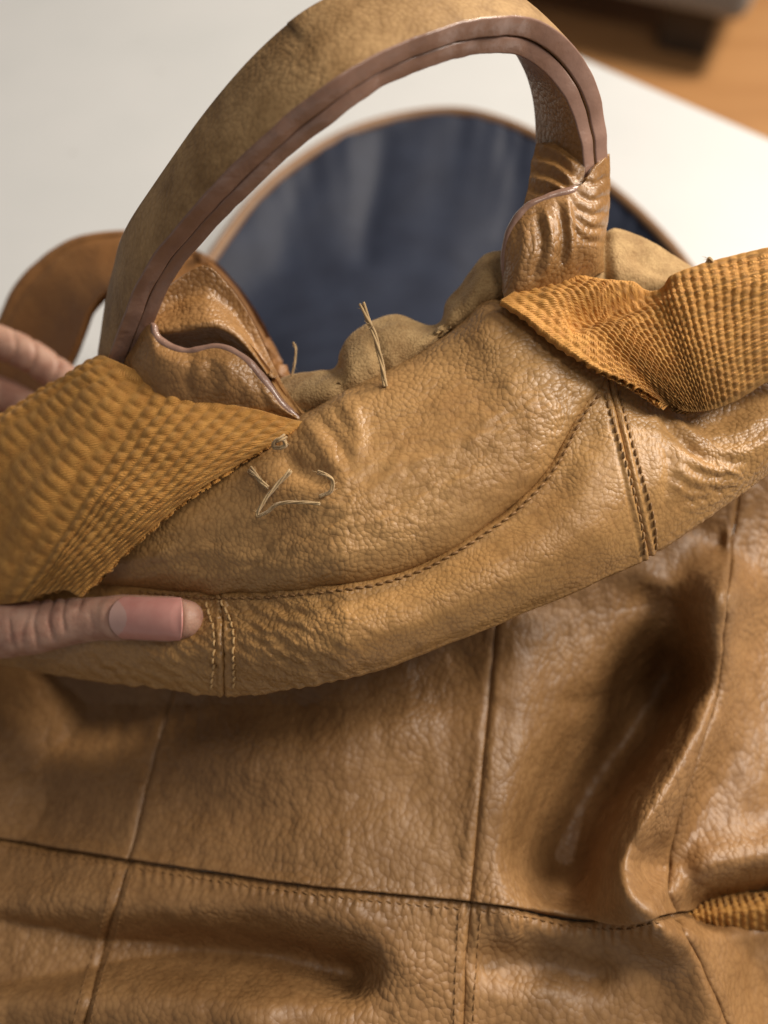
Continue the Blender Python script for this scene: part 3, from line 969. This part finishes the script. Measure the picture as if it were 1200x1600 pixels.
def handle_layer(name, b0, b1, mats, near_in, face_on_top):
    # rounded rectangular section: a along W, b along NN
    r = .0007
    V, Fc, fm = [], [], []
    prof_n = None
    for i in range(n_h):
        w = Wl[i]
        nz = .0006 * vnoise(A_[i:i + 1] * 1.0, 90, int(b0 * 1e5) % 7)[0] + .0004 * vnoise(A_[i:i + 1], 260, 3)[0]
        a0, a1 = near_in + nz, w - near_in
        pr = []
        for (ca_, cb_, s0) in ((a0 + r, b0 + r, 180), (a1 - r, b0 + r, 270), (a1 - r, b1 - r, 0), (a0 + r, b1 - r, 90)):
            for k in range(4):
                th = math.radians(s0 + 30 * k)
                pr.append((ca_ + r * math.cos(th), cb_ + r * math.sin(th)))
            if s0 == 180 or s0 == 0:
                # crowned broad faces
                lo, hi = (a0 + r, a1 - r) if s0 == 180 else (a1 - r, a0 + r)
                bb = b0 if s0 == 180 else b1
                for k in range(1, 8):
                    f_ = k / 8
                    bulge = .0012 * math.sin(math.pi * f_) * (-1 if s0 == 180 else 1)
                    pr.append((lo + (hi - lo) * f_, bb + bulge))
        prof_n = len(pr)
        for (aa, bb) in pr:
            V.append(A_[i] + W[i] * aa + NN[i] * bb)
    for i in range(n_h - 1):
        for k in range(prof_n):
            k2 = (k + 1) % prof_n
            Fc.append([i * prof_n + k, i * prof_n + k2, (i + 1) * prof_n + k2, (i + 1) * prof_n + k])
            # broad face indices: 3..11 is the b0 face, 18.. is the b1 face
            fm.append(0 if (3 <= k < 11 or 18 <= k < 26) else 1)
    Fc.append(list(range(prof_n))[::-1]); fm.append(1)
    Fc.append([(n_h - 1) * prof_n + k for k in range(prof_n)]); fm.append(1)
    V = np.array(V)
    o = mesh_obj(name, V, Fc, mats, handle, fmat=fm)
    bm = bmesh.new(); bm.from_mesh(o.data); bmesh.ops.recalc_face_normals(bm, faces=bm.faces); bm.to_mesh(o.data); bm.free()
    return o


handle = bpy.data.objects.new('handle', None)
handle.empty_display_size = .02
COL.objects.link(handle); handle.parent = bag
handle.matrix_parent_inverse = Matrix.Translation(-Vector(bag.location))
handle_layer('outer_layer', .0003, .0078, [M_hface, M_edge], 0.0, True)
handle_layer('inner_layer', -.0068, -.0003, [M_tab, M_edge], .0007, False)

# right root of the handle: the strap opens into a wrinkled tab with a rolled lip
def tab(rows_, nm, wr, nu=150, nv=110, edge=True, lip=None):
    pix = net(np.array(rows_, float), np.linspace(0, len(rows_[0]) - 1, nu), np.linspace(0, len(rows_) - 1, nv))
    p0 = P(pix[..., 0], pix[..., 1], pix[..., 2])
    dsp = .0004 * fbm(p0, 90, 2, 15)
    for poly, a_, w_ in wr:
        dd, sd, t_ = linedist(pix[..., 0], pix[..., 1], np.array(poly, float))
        dsp += a_ * .75 * np.exp(-(dd / w_) ** 2) * (.3 + .7 * np.clip(np.minimum(t_, 1 - t_) * 6, 0, 1))
    s = Sheet(pix, dsp)
    o = s.build(nm, M_tab, handle, .0035, M_tab)
    return s


rt = tab([[(784, 448, .410), (790, 375, .404), (818, 328, .400), (858, 306, .399), (903, 292, .400), (930, 262, .404), (952, 240, .415)],
          [(784, 455, .406), (800, 400, .400), (830, 358, .397), (868, 336, .396), (908, 322, .398), (938, 305, .403), (954, 300, .415)],
          [(786, 462, .404), (806, 428, .399), (838, 398, .395), (874, 376, .395), (912, 360, .397), (938, 350, .403), (950, 350, .415)],
          [(788, 470, .404), (812, 456, .401), (842, 436, .399), (878, 418, .399), (912, 400, .401), (934, 390, .405), (944, 390, .415)],
          [(790, 490, .410), (816, 482, .410), (846, 472, .410), (880, 462, .411), (912, 445, .413), (934, 430, .415), (944, 425, .42)]],
         'handle_tab', [([(838, 330), (846, 380), (832, 440)], -.0018, 6), ([(852, 325), (862, 380), (852, 430)], .0016, 6), ([(872, 318), (882, 370), (876, 420)], -.0022, 6), ([(886, 312), (892, 360), (890, 410)], .0018, 6),
                        ([(896, 320), (925, 335), (948, 330)], -.0016, 5), ([(894, 335), (922, 355), (946, 356)], -.0016, 5), ([(890, 350), (915, 375), (940, 378)], -.0014, 5), ([(900, 300), (925, 312), (950, 305)], -.0016, 5),
                        ([(820, 345), (818, 400), (805, 440)], .0012, 8), ([(905, 280), (930, 285), (950, 275)], -.0016, 5)])
nl = 104
tube('tab_edge', rt.p[0, :nl] + rt.n[0, :nl] * -.0012, .0019 * np.clip(np.minimum(np.arange(nl), nl - 1 - np.arange(nl)) / 12 + .3, 0, 1) + .0004 * vnoise(rt.p[0, :nl], 220, 2), M_edge, handle, 10)
# wrinkled gather on the inner face just above the tab
wrk = tab([[(838, 225, .418), (862, 222, .414), (888, 226, .410), (912, 240, .4065)],
           [(830, 255, .417), (858, 250, .412), (888, 254, .408), (914, 262, .4065)],
           [(826, 285, .415), (854, 280, .409), (884, 280, .405), (912, 282, .406)],
           [(818, 320, .414), (850, 312, .408), (882, 304, .405), (910, 300, .406)],
           [(806, 360, .418), (840, 345, .414), (876, 330, .412), (908, 320, .412)]], 'handle_gather',
          [([(834, 240), (868, 250), (900, 275)], -.0018, 5), ([(832, 254), (866, 262), (896, 285)], .0018, 5), ([(830, 268), (862, 274), (890, 292)], -.0018, 5), ([(830, 280), (858, 286), (884, 298)], .0016, 5),
           ([(842, 228), (872, 238), (902, 262)], .0016, 5), ([(826, 296), (850, 300), (880, 300)], -.0015, 5)], 90, 90)

# left root: opened roll with a wavy lip, dark hollow behind it
lt = tab([[(196, 560, .380), (232, 508, .374), (252, 532, .374), (290, 548, .378), (338, 540, .384), (378, 556, .388), (412, 592, .392), (442, 630, .397), (472, 656, .402)],
          [(190, 580, .377), (226, 545, .370), (252, 560, .369), (292, 574, .373), (338, 572, .379), (378, 588, .384), (412, 614, .390), (442, 640, .396), (472, 660, .402)],
          [(188, 610, .376), (222, 585, .370), (250, 596, .370), (292, 606, .374), (338, 608, .380), (378, 620, .386), (412, 636, .393), (442, 652, .399), (472, 666, .404)],
          [(190, 650, .382), (222, 640, .378), (250, 645, .378), (292, 650, .382), (338, 655, .388), (378, 660, .394), (412, 665, .400), (442, 672, .404), (472, 680, .408)]],
         'handle_tab', [([(300, 560), (290, 590), (300, 620)], -.0015, 9), ([(350, 560), (360, 590), (345, 615)], .0018, 12), ([(385, 580), (400, 600), (420, 640)], -.0015, 8), ([(330, 560), (322, 590)], -.0012, 8)])
i0 = 14; nl = 150 - i0
tube('tab_edge', lt.p[0, i0:] + lt.n[0, i0:] * -.0012, .0019 * np.clip(np.minimum(np.arange(nl), nl - 1 - np.arange(nl)) / 16 + .3, 0, 1) + .0004 * vnoise(lt.p[0, i0:], 220, 5), M_edge, handle, 10)
bk = tab([[(226, 482, .380), (268, 446, .392), (318, 415, .402), (358, 448, .410), (392, 498, .414), (418, 552, .416), (445, 605, .414), (474, 650, .408)],
          [(230, 500, .382), (274, 476, .394), (320, 462, .402), (352, 484, .408), (382, 520, .412), (412, 566, .413), (442, 614, .412), (474, 655, .408)],
          [(232, 522, .379), (276, 514, .383), (322, 505, .388), (352, 512, .394), (380, 534, .400), (410, 572, .407), (440, 620, .408), (474, 660, .407)],
          [(232, 538, .386), (276, 534, .393), (322, 528, .398), (352, 534, .402), (380, 560, .408), (410, 592, .410), (440, 632, .410), (474, 665, .408)],
          [(252, 590, .402), (284, 595, .42), (322, 595, .425), (352, 600, .42), (380, 610, .412), (410, 625, .413), (440, 650, .413), (474, 675, .41)]],
         'handle_tab', [([(270, 480), (320, 478), (370, 505), (400, 540)], .0015, 14)])

# ---- loose broken threads
def loose(pts, r):
    """three twisted plies with stray fibres"""
    n = 70
    c_ = curve(pts, n)
    c3 = P(c_[:, 0], c_[:, 1], c_[:, 2])
    T3 = np.gradient(c3, axis=0); T3 /= np.linalg.norm(T3, axis=1, keepdims=True) + 1e-9
    a3 = np.cross(T3, [.1, -.6, .8]); a3 /= np.linalg.norm(a3, axis=1, keepdims=True) + 1e-9
    b3 = np.cross(a3, T3)
    L3 = np.concatenate([[0], np.cumsum(np.linalg.norm(np.diff(c3, axis=0), axis=1))])
    fl_ = 1 + .9 * np.exp(-np.arange(n) / 6.0)          # frayed, open end
    V, Fc = [], []
    def add(pp, rr):
        v, f = tube_arrays(pp, rr, 6)
        o = len(V); V.extend(v); Fc.extend([[i + o for i in ff] for ff in f])
    for k in range(3):
        th = L3 / (r * 5) + k * 2.094
        add(c3 + (a3 * np.cos(th)[:, None] + b3 * np.sin(th)[:, None]) * (r * .55 * fl_)[:, None], r * .55 * np.ones(n))
    rg = random.Random(int(abs(pts[0][0])))
    for k in range(14):
        i = rg.randrange(0, n - 6)
        d3 = (a3[i] * rg.uniform(-1, 1) + b3[i] * rg.uniform(-1, 1) + T3[i] * rg.uniform(-1, .4)) * r * rg.uniform(2, 4)
        q = np.array([c3[i], c3[i] + d3 * .5 + T3[i] * r * .4, c3[i] + d3])
        add(q, [r * .16, r * .12, r * .05])
    mesh_obj('loose_thread', V, Fc, M_loose, bag)


loose([(566, 474, .402), (573, 495, .401), (584, 520, .401), (592, 550, .402), (598, 578, .403), (602, 604, .403)], .00105)
loose([(455, 735, .380), (424, 768, .376), (406, 794, .374), (403, 806, .374), (416, 801, .374), (436, 787, .374), (468, 785, .375), (500, 787, .377)], .0007)
loose([(498, 738, .381), (512, 744, .379), (520, 752, .380), (516, 768, .381), (500, 776, .381)], .0008)
loose([(446, 682, .386), (438, 686, .383), (430, 690, .383), (428, 698, .384), (438, 700, .383), (446, 696, .383), (444, 688, .382)], .0009)
loose([(392, 732, .384), (404, 748, .380), (418, 762, .379)], .0009)
loose([(452, 600, .425), (460, 570, .424), (462, 545, .424), (458, 535, .424)], .0005)
loose([(1104, 412, .401), (1108, 404, .400), (1114, 410, .399)], .0007)

# ------------------------------------------------------------------ HAND
hand = thing('hand', "person's hand gripping the bag, thumb pressed on the tan leather, fingers behind the webbing", 'hand', tuple(P(-260, 900, .42)))
M_skin = None
m, nt, N, L, B = new_mat('skin')
tc = N.new('ShaderNodeTexCoord')
n1 = N.new('ShaderNodeTexNoise'); n1.inputs['Scale'].default_value = 130; n1.inputs['Detail'].default_value = 5; L.new(tc.outputs['Object'], n1.inputs[0])
r1 = ramp(N, [(.3, (.34, .165, .115)), (.5, (.44, .245, .175)), (.7, (.50, .30, .22))]); L.new(n1.outputs[0], r1.inputs[0]); L.new(r1.outputs[0], B.inputs['Base Color'])
v1 = N.new('ShaderNodeTexVoronoi'); v1.inputs['Scale'].default_value = 900; L.new(tc.outputs['Object'], v1.inputs['Vector'])
bp = N.new('ShaderNodeBump'); bp.inputs['Distance'].default_value = .0001; L.new(v1.outputs[0], bp.inputs['Height']); L.new(bp.outputs[0], B.inputs['Normal'])
B.inputs['Roughness'].default_value = .5; B.inputs['Subsurface Weight'].default_value = .12; B.inputs['Subsurface Radius'].default_value = (.004, .0015, .0008)
M_skin = m


def finger(bm, chain, seg=20):
    pts = np.array([c_[:3] for c_ in chain], float); rad = np.array([c_[3] for c_ in chain])
    t_ = np.linspace(0, len(chain) - 1, 50)
    pp = cr1(pts, t_); rr2 = cr1(rad[:, None], t_)[:, 0] * 1.07
    W3 = P(pp[:, 0], pp[:, 1], pp[:, 2])
    # rounded tip
    d0 = W3[0] - W3[1]; d0 /= np.linalg.norm(d0)
    cap = [W3[0] + d0 * rr2[0] * math.sin(a_) for a_ in (1.45, 1.1, .7, .35)]
    capr = [rr2[0] * math.cos(a_) for a_ in (1.45, 1.1, .7, .35)]
    W3 = np.concatenate([cap, W3]); rr2 = np.concatenate([capr, rr2])
    V, Fc = tube_arrays(W3, rr2, seg, .92)
    vs2 = [bm.verts.new(v) for v in V]
    for f_ in Fc:
        bm.faces.new([vs2[i] for i in f_])


bm = bmesh.new()
finger(bm, [(290, 967, .3765, .0078), (268, 967, .3752, .0088), (235, 966, .3745, .0091), (190, 965, .3735, .0092), (140, 968, .371, .0095), (92, 974, .367, .0106), (40, 982, .362, .0118), (-30, 985, .36, .0128), (-120, 960, .366, .016), (-230, 900, .385, .021), (-400, 880, .41, .026)])
finger(bm, [(170, 655, .452, .0070), (130, 618, .449, .0080), (85, 582, .443, .0084), (25, 545, .434, .0086), (-50, 528, .424, .0090), (-130, 570, .414, .0095), (-210, 660, .410, .011), (-330, 800, .41, .018)])
finger(bm, [(165, 715, .450, .0070), (115, 680, .446, .0082), (50, 640, .438, .0086), (-10, 612, .430, .0088), (-80, 610, .422, .0092), (-150, 640, .414, .0098), (-230, 720, .410, .012), (-340, 820, .41, .018)])
finger(bm, [(120, 780, .450, .0068), (60, 745, .444, .0080), (-10, 710, .434, .0084), (-90, 690, .424, .0090), (-170, 715, .414, .0098), (-250, 780, .412, .012), (-360, 850, .412, .018)])
finger(bm, [(60, 830, .446, .0060), (10, 805, .440, .0070), (-60, 780, .432, .0075), (-120, 775, .424, .0080), (-190, 800, .416, .009), (-270, 850, .414, .012), (-370, 880, .414, .018)])
finger(bm, [(-210, 650, .412, .011), (-250, 760, .408, .016), (-290, 860, .405, .019), (-420, 880, .41, .025), (-560, 900, .400, .027), (-700, 930, .385, .028), (-1100, 960, .36, .036), (-1500, 1000, .34, .042)])
bmesh.ops.recalc_face_normals(bm, faces=bm.faces)
me = bpy.data.meshes.new('hand_raw'); bm.to_mesh(me); bm.free()
tmp = bpy.data.objects.new('hand_raw', me); COL.objects.link(tmp)
rm = tmp.modifiers.new('r', 'REMESH'); rm.mode = 'VOXEL'; rm.voxel_size = .0010
sm = tmp.modifiers.new('s', 'SMOOTH'); sm.iterations = 6; sm.factor = .5
dg = bpy.context.evaluated_depsgraph_get()
em = tmp.evaluated_get(dg).to_mesh()
nv_ = len(em.vertices)
co = np.zeros(nv_ * 3); em.vertices.foreach_get('co', co); co = co.reshape(-1, 3)
nr = np.zeros(nv_ * 3); em.vertices.foreach_get('normal', nr); nr = nr.reshape(-1, 3)
fcs = [list(p.vertices) for p in em.polygons]
tmp.evaluated_get(dg).to_mesh_clear()
bpy.data.objects.remove(tmp)
rel = co - C_
dep = rel @ F_
vx = 600 + (rel @ R_) / dep / K; vy = 800 - (rel @ U_) / dep / K
hd = np.zeros(nv_)
front = vy > 860
for poly, a_, w_ in (([(64, 935), (52, 972), (60, 1012)], .0013, 3.2), ([(84, 934), (75, 965), (84, 1000)], .0016, 3.2), ([(103, 930), (97, 958), (101, 985)], .0012, 3), ([(44, 960), (34, 990), (38, 1020)], .0008, 4),
                     ([(128, 934), (121, 955)], .0007, 3.5), ([(14, 970), (18, 1000), (30, 1025)], .0010, 3), ([(140, 960), (146, 985)], .0005, 4)):
    dd, sd, t_ = linedist(vx, vy, np.array(poly, float))
    hd -= np.where(front, a_ * .55 * np.exp(-(dd / w_) ** 2), 0)
    hd += np.where(front, a_ * .08 * np.exp(-((dd - 10) / 6) ** 2), 0)
# nail bed: a shallow recess with a fold round it
ndx = (vx - 226) / 57; ndy = (vy - 966) / 32
ne = (np.abs(ndx) ** 3 + np.abs(ndy) ** 3) ** (1 / 3)
hd += np.where(front & (vx > 100), -.0009 * np.clip((1.06 - ne) / .14, 0, 1) + .0005 * np.exp(-((ne - 1.16) / .12) ** 2), 0)
for poly, a_, w_ in (([(20, 518), (24, 545), (10, 575)], .0007, 4), ([(52, 530), (54, 555), (40, 590)], .0009, 4), ([(92, 555), (88, 580), (74, 610)], .0008, 4), ([(60, 625), (30, 650)], .0008, 4)):
    dd, sd, t_ = linedist(vx, vy, np.array(poly, float))
    hd -= np.where(~front, a_ * np.exp(-(dd / w_) ** 2), 0)
co = co + nr * hd[:, None]
skin = mesh_obj('skin', co, fcs, M_skin, hand)

# thumbnail with pale half-moon
from mathutils.bvhtree import BVHTree
bvh = BVHTree.FromPolygons([tuple(v) for v in co], fcs)
m, nt, N, L, B = new_mat('nail')
B.inputs['Roughness'].default_value = .33; B.inputs['Base Color'].default_value = (.50, .21, .19, 1)
B.inputs['Subsurface Weight'].default_value = .1; B.inputs['Subsurface Radius'].default_value = (.003, .001, .001)
nn_ = N.new('ShaderNodeTexNoise'); nn_.inputs['Scale'].default_value = 120; tcn = N.new('ShaderNodeTexCoord'); L.new(tcn.outputs['Object'], nn_.inputs[0])
rn = ramp(N, [(.3, (.54, .24, .205)), (.7, (.61, .30, .255))]); L.new(nn_.outputs[0], rn.inputs[0]); L.new(rn.outputs[0], B.inputs['Base Color'])
M_nail = m
M_lun = simple('nail_half_moon', (.55, .33, .285), (.59, .37, .32), 100, .33)


def on_thumb(px, py, lift):
    dirv = F_ + (px - 600) * K * R_ + (800 - py) * K * U_
    hit = bvh.ray_cast(Vector(C_), Vector(dirv).normalized())
    if hit[0] is None:
        return None
    return np.array(hit[0]) + np.array(hit[1]) * lift


nu_, nv2 = 90, 40
V = []; ok = True
base_pts = np.zeros((nv2, nu_, 3)); pixn = np.zeros((nv2, nu_, 2))
for j in range(nv2):
    for i in range(nu_):
        s_ = i / (nu_ - 1); t2 = j / (nv2 - 1) * 2 - 1
        x0 = 194 + 10 * t2 * t2; x1 = 306 - 13 * t2 * t2
        xx = x0 + (x1 - x0) * s_; yy = 966 + t2 * (30 + 1.5 * s_)
        pixn[j, i] = (xx, yy)
        # a curved plate lying round the thumb's own axis
        ax = curve([(300, 967, .3775), (270, 967, .3755), (235, 966, .3745), (190, 965, .3735), (140, 968, .371)], 60)
        k_ = np.argmin(np.abs(ax[:, 0] - xx))
        c3 = P(xx, ax[k_, 1], ax[k_, 2])
        tc3 = C_ - c3; tc3 /= np.linalg.norm(tc3)
        ax3 = P(140, 968, .371) - P(296, 967, .3775); ax3 /= np.linalg.norm(ax3)
        tc3 -= ax3 * (tc3 @ ax3); tc3 /= np.linalg.norm(tc3)
        up3 = np.cross(ax3, tc3)
        if up3 @ U_ < 0:
            up3 = -up3
        th = -t2 * math.radians(62)
        rn_ = .0104 * np.interp(xx, [192, 262, 290, 312], [1.0, 1.0, 1.0, .93])
        base_pts[j, i] = c3 + rn_ * (math.cos(th) * tc3 * .975 + math.sin(th) * up3) + tc3 * .0004 * (1 - (2 * s_ - 1) ** 2)
# smooth the plate so it is a clean curved shell
for it in range(6):
    q = base_pts.copy()
    q[1:-1, 1:-1] = (base_pts[1:-1, 1:-1] * 2 + base_pts[:-2, 1:-1] + base_pts[2:, 1:-1] + base_pts[1:-1, :-2] + base_pts[1:-1, 2:]) / 6
    base_pts = q
Sn = Sheet(np.concatenate([pixn, np.zeros((nv2, nu_, 1))], 2), None, base_pts)
nail = Sn.build('thumbnail', M_nail, skin, .0009)
nail.data.materials.append(M_lun)
for pgon in nail.data.polygons:
    c_ = pgon.center
    r3 = np.array(c_) - C_; dp = r3 @ F_
    cx = 600 + (r3 @ R_) / dp / K; cy = 800 - (r3 @ U_) / dp / K
    if cx < 198 - ((cy - 966) / 30) ** 2 * 16:
        pgon.material_index = 1
